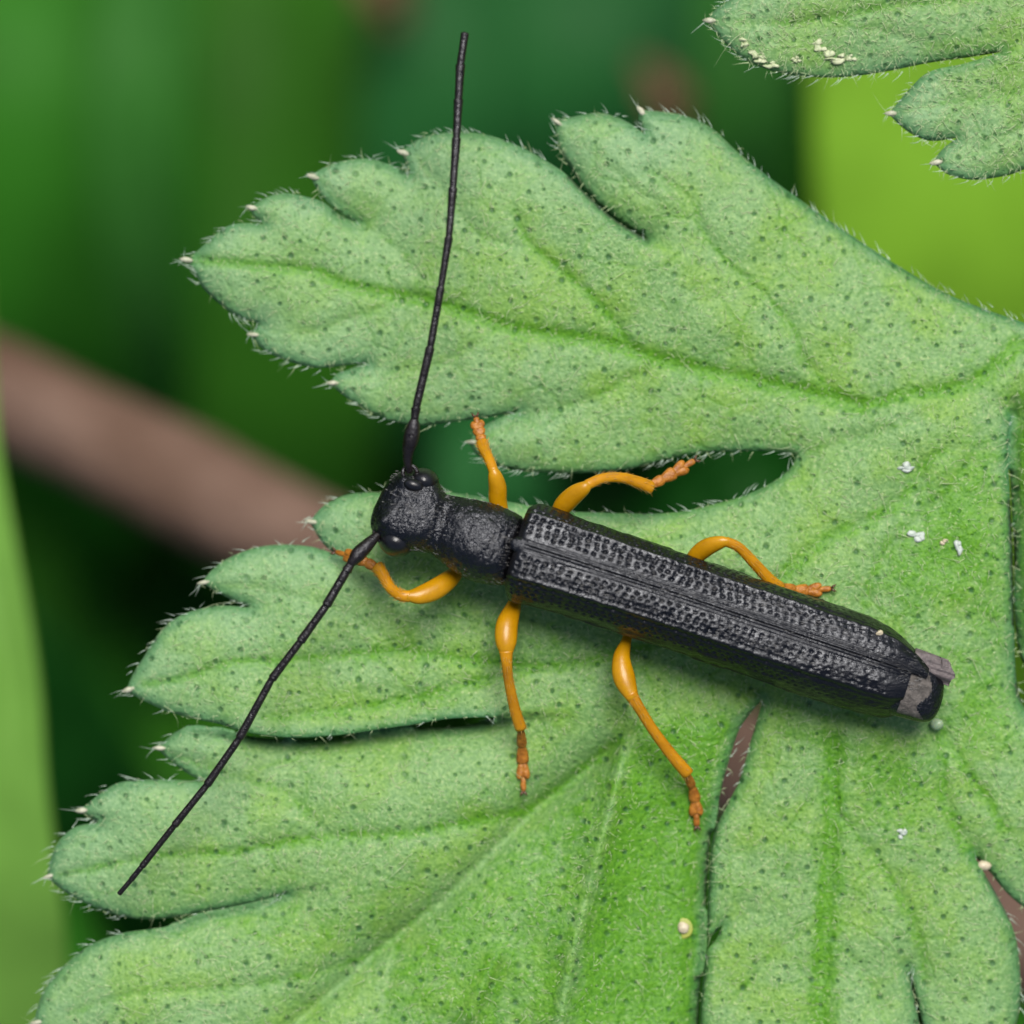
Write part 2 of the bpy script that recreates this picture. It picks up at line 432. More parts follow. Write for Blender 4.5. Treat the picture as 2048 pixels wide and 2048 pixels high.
VEINS = [  # (points, half width, depth, strength)
 ([(380,518),(507,531),(631,544),(673,564),(755,585),(838,597),(921,622),(1004,651),(1108,671),(1190,681),(1271,703),(1325,720),(1434,747),(1542,768),(1651,795),(1721,812)], 16, .016, 1.0),
 ([(1721,812),(1813,790),(1922,774),(2003,725),(2048,692),(2200,760)], 17, .014, .95),
 ([(1030,420),(1049,475),(1108,530),(1184,595),(1233,654),(1271,703)], 10, .010, .75),
 ([(1300,340),(1380,400),(1412,475),(1477,546),(1521,584),(1564,627),(1591,671),(1613,725),(1673,790)], 8, .008, .6),
 ([(1130,260),(1230,340),(1330,420),(1400,440)], 6, .004, .3),
 ([(830,310),(890,390),(921,432),(971,477),(1060,500),(1108,530)], 7, .007, .45),
 ([(640,360),(700,430),(760,470),(830,540),(838,597)], 6, .005, .4),
 ([(520,665),(620,665),(720,630),(838,597)], 6, .006, .4),
 ([(680,765),(780,745),(900,720),(1004,651)], 6, .005, .35),
 ([(960,880),(1060,830),(1180,800),(1325,720)], 7, .006, .4),
 ([(1620,905),(1700,880),(1800,850),(1930,790),(2020,740)], 9, .006, .3),
 ([(283,1370),(380,1353),(462,1326),(560,1322),(707,1310),(815,1304),(978,1326),(1150,1330),(1400,1250)], 13, .010, .75),
 ([(520,1436),(600,1430),(707,1418),(815,1402),(930,1370),(1080,1330)], 11, .008, .7),
 ([(430,1170),(540,1180),(680,1220),(815,1304)], 6, .005, .3),
 ([(120,1750),(326,1712),(462,1706),(543,1690),(652,1674),(815,1668),(924,1647),(1033,1625),(1100,1590),(1250,1474)], 12, .010, .7),
 ([(330,1505),(489,1560),(571,1587),(614,1630),(660,1672)], 7, .006, .5),
 ([(141,2027),(272,1989),(489,1973),(652,1940),(790,1885)], 9, .007, .5),
 ([(804,1870),(783,1951),(766,2048),(760,2150)], 7, .006, .6),
 ([(1667,1479),(1664,1625),(1656,1734),(1651,1842),(1640,2048),(1630,2250)], 20, .018, 1.0),
 ([(1664,1600),(1694,1647),(1759,1728),(1803,1794),(1835,1875),(1850,1960)], 9, .008, .6),
 ([(1664,1580),(1610,1620),(1580,1680),(1572,1740)], 7, .006, .45),
 ([(1651,1842),(1560,1900),(1480,1990)], 7, .006, .4),
 ([(1651,1860),(1730,1950),(1790,2060)], 7, .006, .4),
 ([(1800,1470),(1785,1560),(1760,1650)], 6, .005, .35),
 ([(1900,900),(1850,926),(1815,988),(1740,1040),(1661,1076),(1582,1137),(1500,1230)], 15, .008, .7),
 ([(1960,900),(1880,1000),(1790,1080),(1750,1150),(1727,1207)], 13, .007, .6),
 ([(1885,1450),(1895,1484),(1946,1558),(2010,1660)], 11, .009, .75),
 ([(1880,1470),(1885,1530),(1890,1604),(1933,1696),(1950,1715)], 12, .014, .8),
 ([(1560,1440),(1500,1640),(1480,1800)], 7, .004, .25),
 ([(1330,1500),(1330,1700),(1290,2048)], 8, .005, .3),
 ([(1170,1800),(1240,1840),(1260,1930),(1250,2048)], 6, .006, .5),
]
CREASES = [  # (points, amplitude, falloff): - valley, + ridge
 ([(1300,1420),(1251,1473),(1163,1550),(1050,1640),(960,1728),(870,1815),(788,1875),(690,1960),(587,2050),(480,2150)], -.062, .050),
 ([(1290,1400),(1252,1473),(1239,1539),(1211,1652),(1179,1772),(1141,1924),(1119,2048),(1100,2200)], .058, .042),
 ([(1005,1890),(980,1940),(955,1990),(925,2070)], .030, .022),
 ([(1526,1397),(1480,1330),(1430,1300)], -.020, .05),
 ([(1721,812),(1850,900),(1990,1150),(2060,1300)], .018, .12),
]
BARE_SHADE = [  # polygons of smoother, greener blade, and one painted beetle shadow (points, falloff, amount)
 ([(1255,1480),(1180,1560),(1060,1650),(900,1810),(800,1900),(740,2060),(1120,2060),(1180,1780),(1215,1640)], .03, .55),
 ([(1300,1440),(1260,1490),(1225,1640),(1190,1770),(1130,2060),(1395,2060),(1405,1800),(1415,1660),(1440,1540),(1470,1420)], .03, .88),
 ([(1860,950),(1790,1050),(1740,1150),(1760,1220),(1850,1230),(1930,1200),(2000,1300),(2015,1050),(2015,900),(1950,880)], .07, .75),
 ([(1900,1300),(1890,1450),(1930,1520),(2048,1500),(2048,1440),(2020,1300)], .06, .6),
 ([(1530,1400),(1700,1460),(1880,1500),(1890,1600),(1830,1700),(1740,1650),(1690,1520),(1560,1470)], .06, .6),
 ([(1640,1450),(1640,1900),(1630,2060),(1670,2060),(1690,1700),(1700,1480)], .025, .8),
 ([(850,1180),(1000,1220),(1240,1300),(1420,1340),(1440,1400),(1290,1400),(1100,1340),(900,1260)], .06, .5),  # greener band painted in as the beetle's shadow along its lower side
 ([(2020,900),(2048,1300),(2200,1350),(2300,1000),(2200,800),(2040,780)], .05, .9),
 ([(1880,640),(2048,690),(2048,800),(1900,780)], .06, .35),
 ([(420,1835),(600,1800),(800,1780),(700,1900),(450,1900)], .06, .45),
]
LIFTS = [ # (points, side kept (+1/-1), amplitude, falloff)
 ([(500,1470),(598,1476),(761,1462),(900,1440),(991,1436)], -1, .045, .06),
 ([(500,1470),(598,1478),(761,1464),(900,1445),(991,1436)], 1, -.035, .05),
 ([(1396,2048),(1411,1815),(1424,1660)], -1, -.030, .05),
 ([(1404,2048),(1418,1815),(1432,1660)], 1, .012, .03),
 ([(1294,479),(1226,441),(1172,397),(1136,352)], -1, .016, .04),
 ([(1294,479),(1226,441),(1172,397),(1136,352)], 1, -.022, .04),
 ([(1948,1712),(1972,1752),(2020,1842)], 1, .015, .03),
 ([(2021,832),(2020,1000),(2028,1250),(2034,1370)], -1, -.045, .03),
 ([(2021,832),(2024,1000),(2034,1250),(2060,1330)], 1, .010, .03),
 ([(575,1787),(489,1812),(380,1842)], -1, -.02, .05),
]

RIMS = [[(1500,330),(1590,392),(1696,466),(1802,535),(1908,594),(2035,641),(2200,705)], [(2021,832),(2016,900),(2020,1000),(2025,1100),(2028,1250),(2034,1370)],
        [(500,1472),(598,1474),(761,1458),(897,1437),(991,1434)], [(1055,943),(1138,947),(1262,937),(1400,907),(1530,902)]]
def k3(pts): return catmull(np.array(pts, float) / 1000, 8)
CV = [(k3(p), w_ / 1000, d_, s_) for p, w_, d_, s_ in VEINS]
CC = [(k3(p), a_, f_) for p, a_, f_ in CREASES]
CL = [(k3(p), s_, a_, f_) for p, s_, a_, f_ in LIFTS]
CB = [(np.array(p, float) / 1000, f_, a_) for p, f_, a_ in BARE_SHADE]

def leaf_fields(P, edge, veins, creases=(), lifts=(), bare_shade=(), base=None):
    """height, vein strength, bare amount at P (photo thousands)"""
    x, y = P[:, 0], P[:, 1]
    z = np.zeros(len(P)) if base is None else base(P)
    z += .018 * N1(x, y, 2.3) + .007 * N2(x + 3, y, 6.1) + .0035 * N3(x, y + 5, 17)
    vein = np.zeros(len(P)); dmin = np.full(len(P), 1.0)
    for p, w_, d_, s_ in veins:
        d, s, t = seg_dist(P, p); ww = w_ * (.55 + .45 * np.clip(t * 1.6, 0, 1))
        g = np.exp(-(d / ww) ** 2)
        z -= .48 * d_ * g
        vein = np.maximum(vein, s_ * (.62 * np.exp(-(d / ww) ** 2) + .38 * np.exp(-(d / (ww * 2.1)) ** 2)))
        dmin = np.minimum(dmin, d + (1 - s_) * .03)
    z += .008 * (1 - np.exp(-(dmin / .05) ** 1.5)) - .010
    for p, a_, f_ in creases:
        d, s, t = seg_dist(P, p); z += a_ * np.exp(-d / f_) * np.minimum(1, 6 * np.minimum(t + .02, 1.02 - t))
    for p, sd_, a_, f_ in lifts:
        d, s, t = seg_dist(P, p); z += np.where(s == sd_, a_ * np.exp(-(d / f_)), 0)
    z -= .009 * np.exp(-edge / .022) + .022 * np.exp(-edge / .09)
    b = np.zeros(len(P))
    for p, f_, a_ in bare_shade:
        ins = inside(P, p); d, _, _ = seg_dist(P, np.vstack([p, p[:1]]))
        b = np.maximum(b, a_ * np.clip(.5 + np.where(ins, d, -d) / f_ * .5, 0, 1))
    return z, vein, b

def hair_mesh(roots, dirs, lens, wid, bend, seg=4):
    """3-sided tapered curved hairs, one mesh. bend (n,3) displacement at the tip"""
    n = len(roots); t = np.linspace(0, 1, seg + 1)
    C = roots[:, None] + dirs[:, None] * (lens[:, None] * t)[..., None] + bend[:, None] * (t ** 2)[None, :, None]
    T = dirs / np.linalg.norm(dirs, axis=1)[:, None]
    r = rng.normal(size=(n, 3)); A = np.cross(T, r); A /= np.linalg.norm(A, axis=1)[:, None] + 1e-9; B = np.cross(T, A)
    R = (wid[:, None] * (1 - t * .92))
    V = np.stack([C + R[..., None] * (math.cos(a) * A + math.sin(a) * B)[:, None] for a in (0, 2.094, 4.189)], 2)   # n,seg+1,3,3
    idx = np.arange(n * (seg + 1) * 3).reshape(n, seg + 1, 3); F = []
    for s in range(seg):
        for k in range(3):
            k2 = (k + 1) % 3
            F.append(np.stack([idx[:, s, k], idx[:, s, k2], idx[:, s + 1, k2], idx[:, s + 1, k]], -1))
    return V.reshape(-1, 3), np.concatenate(F)

LEAF_SAMPLES = {}
def build_leaf(name, rows, step, veins, creases, lifts, bare_shade, base, nfuzz, cilia_gap, key, rims=()):
    P, tips = outline(rows, step)
    # interior points, jittered hexagonal grid
    lo, hi = P.min(0), P.max(0)
    gx = np.arange(lo[0], hi[0], step); gy = np.arange(lo[1], hi[1], step * .866)
    G = np.stack(np.meshgrid(gx, gy, indexing='ij'), -1); G[:, 1::2, 0] += step / 2
    G = G.reshape(-1, 2) + rng.uniform(-.12, .12, (G.shape[0] * G.shape[1], 2)) * step
    # coarser outside the picture
    far = (G[:, 0] > 2.12) | (G[:, 1] > 2.12) | (G[:, 1] < -.06)
    G = G[~far | (rng.random(len(G)) < .22)]
    G = G[inside(G, P)]
    dE, _, _ = seg_dist(G, np.vstack([P, P[:1]])); G = G[dE > step * .55]
    n0 = len(P); allp = np.vstack([P, G])
    res = delaunay_2d_cdt([Vector(p) for p in allp], [(i, (i + 1) % n0) for i in range(n0)], [], 1, 1e-7)
    Q = np.array([tuple(v) for v in res[0]]); F = np.array(res[2])
    edge, _, _ = seg_dist(Q, np.vstack([P, P[:1]]))
    z, vein, b = leaf_fields(Q, edge, veins, creases, lifts, bare_shade, base)
    V = W(Q[:, 0], Q[:, 1], z)
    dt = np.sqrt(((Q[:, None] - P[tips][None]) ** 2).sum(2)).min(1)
    tip_tint = np.exp(-(dt / .17) ** 2) * (1 - .7 * np.clip(vein, 0, 1))
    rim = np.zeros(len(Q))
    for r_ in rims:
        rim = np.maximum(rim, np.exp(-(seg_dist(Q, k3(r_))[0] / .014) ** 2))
    # face orientation: y flips, make normals point up
    a, c_, d_ = V[F[:, 0]], V[F[:, 1]], V[F[:, 2]]
    nz = np.cross(c_ - a, d_ - a)[:, 2]
    F[nz < 0] = F[nz < 0][:, ::-1]
    leaf = add(name, V, F, M['leaf'], attrs={'vein': vein, 'bare_shade': b, 'edge': edge, 'tip_tint': tip_tint, 'rim': rim})
    so = leaf.modifiers.new('thickness', 'SOLIDIFY'); so.thickness = .007; so.offset = -1; so.use_even_offset = False
    org = ORIG[leaf.name]
    # --- pale gland at each lobe tip
    Zo, _, _ = leaf_fields(P, np.zeros(len(P)), veins, creases, lifts, bare_shade, base)
    V0 = W(P[:, 0], P[:, 1], Zo)
    area = np.sum(P[:, 0] * np.roll(P[:, 1], -1) - np.roll(P[:, 0], -1) * P[:, 1])
    for i, k in enumerate(tips):
        p = V0[k]; inn = (V0[(k + 3) % n0] + V0[(k - 3) % n0]) / 2 - p; inn[2] = 0; inn /= np.linalg.norm(inn) + 1e-9
        r = rng.uniform(.0042, .0062)
        v_, f_ = tube(np.array([p + inn * .018 + [0, 0, .003], p + inn * .008 + [0, 0, .005], p - inn * .002 + [0, 0, .003], p - inn * .009]), [r * .35, r * .95, r * .75, r * .12], 4, 10, .7)
        add('gland_tip', v_, f_, M['tip'], leaf)
    # --- margin hairs
    T = np.roll(P, -1, 0) - np.roll(P, 1, 0); T /= np.linalg.norm(T, axis=1)[:, None] + 1e-9
    Nn = np.stack([T[:, 1], -T[:, 0]], 1) * (1 if area > 0 else -1)     # outward
    roots, dirs, lens, bend = [], [], [], []
    near = np.zeros(n0, bool)
    for k in range(n0):
        d = np.linalg.norm(P - P[k], axis=1); i_ = np.abs((np.arange(n0) - k + n0 // 2) % n0 - n0 // 2)
        near[k] = (d[i_ > 7] < .030).any()
    tipset = np.array(tips)
    for k in range(n0):
        if rng.random() > step / cilia_gap * (.12 if near[k] else 1): continue
        for q in range(1 + (rng.random() < .25)):
            dt = (tipset - k + n0 // 2) % n0 - n0 // 2
            j = dt[np.abs(dt).argmin()] if len(dt) else 1
            sgn = np.sign(j) if j else 1
            dvec = Nn[k] * rng.uniform(.35, 1.0) + T[k] * sgn * rng.uniform(.45, 1.1)
            d3 = np.array([dvec[0], -dvec[1], rng.uniform(-.2, .5)]); d3 /= np.linalg.norm(d3)
            tb = np.array([T[k][0] * sgn, -T[k][1] * sgn, 0])
            roots.append(V0[k] + [rng.normal() * .003, rng.normal() * .003, .001]); dirs.append(d3)
            L = rng.uniform(.009, .024) * (.6 if near[k] else 1); lens.append(L); bend.append(tb * L * rng.uniform(.1, .55) + [0, 0, rng.normal() * .004])
    for k in tips:
        for q in range(2):
            inn = (P[(k + 3) % n0] + P[(k - 3) % n0]) / 2 - P[k]; inn /= np.linalg.norm(inn) + 1e-9
            d3 = np.array([-inn[0] + rng.normal() * .6, inn[1] + rng.normal() * .6, rng.uniform(0, .5)]); d3 /= np.linalg.norm(d3)
            L = rng.uniform(.012, .034); roots.append(V0[k]); dirs.append(d3); lens.append(L); bend.append(rng.normal(size=3) * .008)
    hv, hf = hair_mesh(np.array(roots), np.array(dirs), np.array(lens), rng.uniform(.0007, .0011, len(roots)), np.array(bend))
    tag(add('margin_hair', hv, hf, M['cilia'], leaf), kind='stuff')
    # --- fuzz on the blade
    vis = np.where((Q[:, 0] > -.05) & (Q[:, 0] < 2.1) & (Q[:, 1] > -.05) & (Q[:, 1] < 2.1))[0]
    pick = rng.choice(vis, nfuzz); R = V[pick] + np.column_stack([rng.uniform(-.004, .004, (nfuzz, 2)), np.zeros(nfuzz)])
    ang = rng.uniform(0, 2 * math.pi, nfuzz) * .55 + math.pi * .75 + 2.2 * N2(Q[pick, 0], Q[pick, 1], 5)
    L = rng.gamma(5, .0028, nfuzz); long = rng.random(nfuzz) < .012; L[long] *= 2.6
    dirs = np.column_stack([np.cos(ang), np.sin(ang), rng.uniform(.25, .8, nfuzz)]); dirs /= np.linalg.norm(dirs, axis=1)[:, None]
    bend = np.column_stack([rng.normal(size=(nfuzz, 2)) * .35 * L[:, None], -L * rng.uniform(.2, .6, nfuzz)])
    hv, hf = hair_mesh(R, dirs, L, rng.uniform(.00055, .0010, nfuzz), bend, 3)
    tag(add('blade_fuzz', hv, hf, M['fuzz'], leaf), kind='stuff')
    LEAF_SAMPLES[key] = (Q, z)
    return leaf

def leaf_height(px, py, name='main'):
    Q, z = LEAF_SAMPLES[name]; d = (Q[:, 0] - px / 1000) ** 2 + (Q[:, 1] - py / 1000) ** 2
    k = np.argsort(d)[:4]; return float(z[k].mean())

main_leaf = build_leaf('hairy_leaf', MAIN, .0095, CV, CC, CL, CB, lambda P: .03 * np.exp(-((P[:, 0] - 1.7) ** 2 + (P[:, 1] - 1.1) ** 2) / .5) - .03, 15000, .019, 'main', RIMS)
tag(main_leaf, 'large lobed hairy green leaf that the black beetle stands on', 'leaf')
# leaf stalk, running down and away from the blade
v_, f_ = tube(np.array([W(2.20, .80, -.03), W(2.40, .86, -.10), W(2.75, 1.0, -.8), W(3.1, 1.2, -2.6), W(3.4, 1.4, -5.5), W(3.5, 1.5, -12.4)]), [.03, .035, .04, .045, .05, .06], 10, 14)
M['stalk'] = plain('leaf_stalk', (.07, .16, .03), (.13, .22, .05), 6, .5, .3)
add('stalk', v_, f_, M['stalk'], main_leaf)

TOP = [(1520,-60,'S'),(1458,0),(1432,18),(1414,41,'T'),(1428,60),(1458,94),(1502,126),(1567,147),(1646,155),(1711,152),(1783,141),(1856,126),(1928,116),(2004,104,'N'),
 (1928,127),(1874,138),(1845,152),(1820,177),(1798,202),(1777,227,'T'),(1798,249),(1827,270),(1863,282),(1914,276,'N'),(1892,292),(1877,307),(1867,326,'T'),(1892,347),(1928,358),(1964,359),(2018,350),(2048,339),(2110,312),(2190,320,'T'),(2270,240),(2310,80),(2300,-120),(2240,-330,'T'),(2050,-300),(1920,-260),(1820,-160),(1720,-190),(1600,-170,'T'),(1560,-110)]
TV = [([(1425,44),(1540,46),(1640,40),(1740,20),(1900,0),(2100,-20),(2300,-20)], 9, .008, .6), ([(1790,226),(1900,205),(2048,180),(2200,60)], 8, .007, .5),
      ([(1880,325),(1960,300),(2048,250)], 6, .005, .4), ([(1640,40),(1750,60),(1860,90)], 6, .004, .3)]
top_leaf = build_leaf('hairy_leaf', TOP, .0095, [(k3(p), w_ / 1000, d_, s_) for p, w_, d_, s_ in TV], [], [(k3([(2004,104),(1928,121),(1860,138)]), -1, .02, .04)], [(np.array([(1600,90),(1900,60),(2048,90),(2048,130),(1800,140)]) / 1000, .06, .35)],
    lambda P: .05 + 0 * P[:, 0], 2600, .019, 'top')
tag(top_leaf, 'smaller hairy green leaf tip overhanging the yellow green blade, clear of the beetle', 'leaf')
v_, f_ = tube(np.array([W(2.28, -.05, .02), W(2.5, -.1, -.2), W(2.9, -.2, -1.5), W(3.2, -.25, -4), W(3.4, -.3, -12.4)]), [.028, .03, .04, .045, .06], 10, 14)
add('stalk', v_, f_, M['stalk'], top_leaf)

# ================================================================== the beetle
P0 = np.array([1028., 1100.]); DU = np.array([.9555, .2951]); DN = np.array([-.2951, .9555])
ROLL = rad(10.5)
ZC = .105                                           # height of the body axis over the leaf
def LZ(u): return ZC + .012 - .055 * np.clip(u - .2, 0, 1) + 0 * u
def B3(u, v, w_):
    """beetle frame (u rearwards, v towards picture bottom, w up) -> world, with roll about the axis"""
    u, v, w_ = np.broadcast_arrays(np.asarray(u, float), np.asarray(v, float), np.asarray(w_, float))
    vr = v * math.cos(ROLL) - w_ * math.sin(ROLL); wr = w_ * math.cos(ROLL) + v * math.sin(ROLL)
    px = P0[0] / 1000 + DU[0] * u + DN[0] * vr; py = P0[1] / 1000 + DU[1] * u + DN[1] * vr
    z = LZ(u) + wr
    s = (D - .2) / D
    x = (px - 1.024) * s; y = -(py - 1.024) * s
    return np.stack([x, y, z], -1)
def pix2uv(p):
    d = np.array(p, float) - P0; return d @ DU / 1000, d @ DN / 1000

beetle_org = B3(.30, 0, -.1); 
# --- continuous body: head, neck, prothorax, abdomen
us = np.concatenate([np.linspace(-.292, -.15, 66), np.linspace(-.148, .0, 74), np.linspace(.004, .80, 50), np.linspace(.804, .918, 50)])
vc = sinterp(us, [(-.30, -.018), (-.25, -.016), (-.20, -.012), (-.15, -.004), (-.08, .004), (0, .004), (.3, .004), (.7, .012), (.84, .026), (.92, .042)])
hw = sinterp(us, [(-.293, .020), (-.287, .048), (-.275, .066), (-.255, .080), (-.225, .084), (-.20, .079), (-.178, .068), (-.162, .063), (-.148, .065), (-.125, .071), (-.09, .079), (-.055, .081), (-.025, .077), (-.006, .073), (.01, .070), (.1, .078), (.4, .078), (.7, .076), (.82, .070), (.86, .064), (.89, .056), (.906, .046), (.914, .034), (.918, .018)])
ht = sinterp(us, [(-.293, .006), (-.285, .026), (-.265, .046), (-.235, .058), (-.205, .062), (-.18, .058), (-.163, .050), (-.152, .048), (-.14, .055), (-.11, .068), (-.07, .074), (-.03, .068), (-.008, .054), (.01, .04), (.1, .04), (.5, .045), (.80, .048), (.835, .050), (.87, .044), (.895, .034), (.91, .022), (.918, .010)])
hb = sinterp(us, [(-.293, .008), (-.27, .05), (-.22, .07), (-.17, .05), (-.15, .05), (-.08, .065), (0, .07), (.3, .075), (.6, .07), (.8, .06), (.88, .05), (.918, .015)])
ring = 72; a = np.linspace(0, 2 * math.pi, ring, endpoint=False); ca, sa = np.cos(a), np.sin(a)
nexp = sinterp(us, [(-.3, 2.1), (-.2, 2.5), (-.15, 2.2), (-.05, 2.2), (.02, 2.4), (.9, 2.5)])
VV = np.sign(ca) * np.abs(ca) ** (2 / nexp[:, None]) * hw[:, None] + vc[:, None]
WW = np.sign(sa) * np.abs(sa) ** (2 / nexp[:, None]) * np.where(sa[None] > 0, ht[:, None], hb[:, None])
UU = np.repeat(us[:, None], ring, 1)
# coarse punctures / wrinkles on head and prothorax
npit = 1100
pu = rng.uniform(-.28, -.012, npit); pa = rng.uniform(-.15, math.pi + .15, npit); pr = rng.uniform(.0024, .0042, npit)
arc_v = hw[:, None] * ca; dep = np.zeros_like(WW)
pv = np.interp(pu, us, hw) * np.cos(pa); pw = np.interp(pu, us, ht) * np.sin(pa)
smooth_spot = lambda u, v: 1 - np.exp(-(((u + .095) / .022) ** 2 + ((v - .018) / .020) ** 2))
for i in range(npit):
    rows_ = np.where(np.abs(us - pu[i]) < .02)[0]
    d2 = (UU[rows_] - pu[i]) ** 2 * .6 + (VV[rows_] - np.interp(pu[i], us, vc) - pv[i]) ** 2 + (WW[rows_] - pw[i]) ** 2
    dep[rows_] = np.maximum(dep[rows_], .0030 * np.exp(-d2 / pr[i] ** 2) * smooth_spot(pu[i], pv[i]))
nrm = np.stack([ca[None] / hw[:, None], sa[None] / np.maximum(ht, .02)[:, None]], -1); nrm /= np.linalg.norm(nrm, axis=-1)[..., None]
VV = VV - nrm[..., 0] * dep; WW = WW - nrm[..., 1] * dep
# antenna tubercles, a furrow between them, and the head turned a little
hm = np.clip((-UU - .165) / .05, 0, 1)
for v0 in (-.048, .048):
    WW = WW + (sa > 0) * .016 * np.exp(-((UU + .262) / .016) ** 2 - ((VV - vc[:, None] - v0) / .018) ** 2)
WW = WW - (sa > 0) * .007 * np.exp(-((VV - vc[:, None]) / .012) ** 2) * np.clip((-UU - .20) / .04, 0, 1)
UU = UU - (VV - vc[:, None]) * .14 * hm
V = B3(UU, VV, WW).reshape(-1, 3); nU = len(us)
F = []
for i in range(nU - 1):
    for j in range(ring):
        k = (j + 1) % ring; F.append((i * ring + j, (i + 1) * ring + j, (i + 1) * ring + k, i * ring + k))
V = np.vstack([V, V[:ring].mean(0), V[(nU - 1) * ring:nU * ring].mean(0)]); b_, e_ = len(V) - 2, len(V) - 1
for j in range(ring):
    k = (j + 1) % ring; F.append((b_, j, k)); F.append((e_, (nU - 1) * ring + k, (nU - 1) * ring + j))
fm = []
for i in range(nU - 1):
    for j in range(ring):
        u_ = us[i]; am = a[j]
        if u_ > .832 and u_ < .878 + .010 * math.sin(am * 5) and .30 < am < 2.2: fm.append(1)          # grey-haired last segment
        elif u_ > .30 and (am > 5.2 or 3.14 < am < 4.3): fm.append(2)        # tan flank of the abdomen
        else: fm.append(0)
fm += [0] * (2 * ring)
beetle = add('longhorn_beetle', V, F, None, origin=beetle_org, mats=[M['body'], M['pygid'], M['belly']], fmat=fm)
tag(beetle, 'slender black longhorn beetle with yellow legs resting on the hairy leaf', 'beetle')

# --- wing cases
def elytron(side):
    """side -1 = towards picture top, +1 = towards picture bottom"""
    U1 = .872 if side < 0 else .838
    nu, nv = 400, 84
    u = np.linspace(0, 1, nu); u = U1 * u
    # half section: (v, w) control points at full width
    sec = np.array([(.0, .0755), (.012, .0765), (.035, .0745), (.050, .0705), (.058, .0655), (.0655, .056), (.076, .036), (.084, .014), (.0875, -.008), (.086, -.022), (.082, -.030)])
    sc = catmull(sec, 16); L = np.r_[0, np.cumsum(np.linalg.norm(np.diff(sc, axis=0), axis=1))]
    q = np.linspace(0, L[-1], nv); sv = np.interp(q, L, sc[:, 0]); sw = np.interp(q, L, sc[:, 1])
    sv = sv * (1.14 if side < 0 else 1.10)
    if side < 0: wid = sinterp(u, [(0, 1.00), (.02, 1.06), (.06, 1.04), (.2, 1.0), (.45, .97), (.65, .97), (.74, .95), (.79, .84), (.83, .66), (.855, .50), (.872, .34)])
    else:        wid = sinterp(u, [(0, 1.00), (.02, 1.06), (.06, 1.03), (.2, 1.0), (.45, 1.0), (.65, 1.02), (.75, 1.0), (.80, .95), (.825, .88), (.838, .80)])
    drop = sinterp(u, [(0, .020), (.008, .006), (.02, .001), (.05, 0), (.2, -.001), (.6, 0), (.76, .004), (.82, .012), (.872, .026)])
    Uu = np.repeat(u[:, None], nv, 1); S = np.repeat(q[None], nu, 0)
    Vv = sv[None] * wid[:, None]; Ww = sw[None] - drop[:, None] - .010 * np.exp(-Uu / .05) * 0
    # rounded shoulder: pull the outer front corner back
    Uu = Uu + .026 * np.clip((S / L[-1] - .25) / .75, 0, 1) ** 2 * np.exp(-Uu / .03) * 1.0
    # normals of the section
    tv = np.gradient(sv); tw = np.gradient(sw); l = np.hypot(tv, tw); nv_, nw_ = -tw / l, tv / l
    nv_, nw_ = tw / l * -1, tv / l
    rel = np.zeros_like(S)
    # suture: raised bead and two fine lines
    rel += .0020 * np.exp(-((S - .003) / .0024) ** 2) - .0028 * np.exp(-((S - .0072) / .0017) ** 2) + .0014 * np.exp(-((S - .0105) / .002) ** 2)
    rel -= .0022 * np.exp(-((S - .0138) / .0017) ** 2) * np.clip((Uu - .10) / .1, 0, 1)
    # long ribs, one at the shoulder angle
    sh = .0585
    rel += .0030 * np.exp(-((S - sh) / .004) ** 2) * np.clip(1.15 - Uu / .9, .3, 1)
    rel -= .0016 * np.exp(-((S - sh - .010) / .004) ** 2)
    rel += .0030 * np.exp(-((S - L[-1] * .90) / .0035) ** 2)
    # rows of punctures
    rr = np.random.default_rng(5 if side > 0 else 6)
    rows_ = [.0215, .0315, .0415, .0510, .070, .082, .094, .106]
    gu, gs, gr, gd = [], [], [], []
    for r_i, s0 in enumerate(rows_):
        x = .012 + rr.uniform(0, .012)
        while x < .80:
            gu.append(x); gs.append(s0 + rr.normal() * .0009); gr.append(rr.uniform(.0025, .0034)); gd.append(.0050 * (1 - .75 * np.clip((x - .38) / .40, 0, 1)) * (1 if r_i < 4 else .8) * rr.uniform(.75, 1.15))
            x += rr.uniform(.0150, .0195)
    gu, gs, gr, gd = map(np.array, (gu, gs, gr, gd))
    du = U1 / (nu - 1)
    pit = np.zeros_like(S)
    for i in range(len(gu)):
        i0 = max(0, int((gu[i] - .014) / du)); i1 = min(nu, int((gu[i] + .014) / du) + 2)
        d2 = ((u[i0:i1, None] - gu[i]) / 1.25) ** 2 + (q[None] - gs[i]) ** 2
        pit[i0:i1] = np.maximum(pit[i0:i1], gd[i] * np.exp(-(d2 / gr[i] ** 2) ** 1.3))
    # faint cross folds between the pits
    rel += .0012 * N1(Uu * 70 + side * 9, S * 60, 1) * np.clip((S - .018) / .01, 0, 1) + .0016 * N2(Uu * 16, S * 60 + 4, 1)
    rel -= pit
    Vv = Vv + rel * nv_[None]; Ww = Ww + rel * nw_[None]
    Vv = np.maximum(Vv, .0006)
    cen = sinterp(u, [(0, -.003), (.3, .001), (.7, .010), (.9, .012)])[:, None]
    top = B3(Uu, side * Vv + cen, Ww)
    # inner skin, for a real thickness
    th = .006
    inn = B3(Uu[::8, ::6], side * np.maximum(Vv - th * nv_[None], .0006)[::8, ::6] + cen[::8], (Ww - th * nw_[None])[::8, ::6])
    Vt = top.reshape(-1, 3); Ft = grid_faces(nu, nv, side > 0)
    n_i, m_i = inn.shape[:2]
    Fi = grid_faces(n_i, m_i, side < 0) + len(Vt)
    return np.vstack([Vt, inn.reshape(-1, 3)]), np.vstack([Ft, Fi])
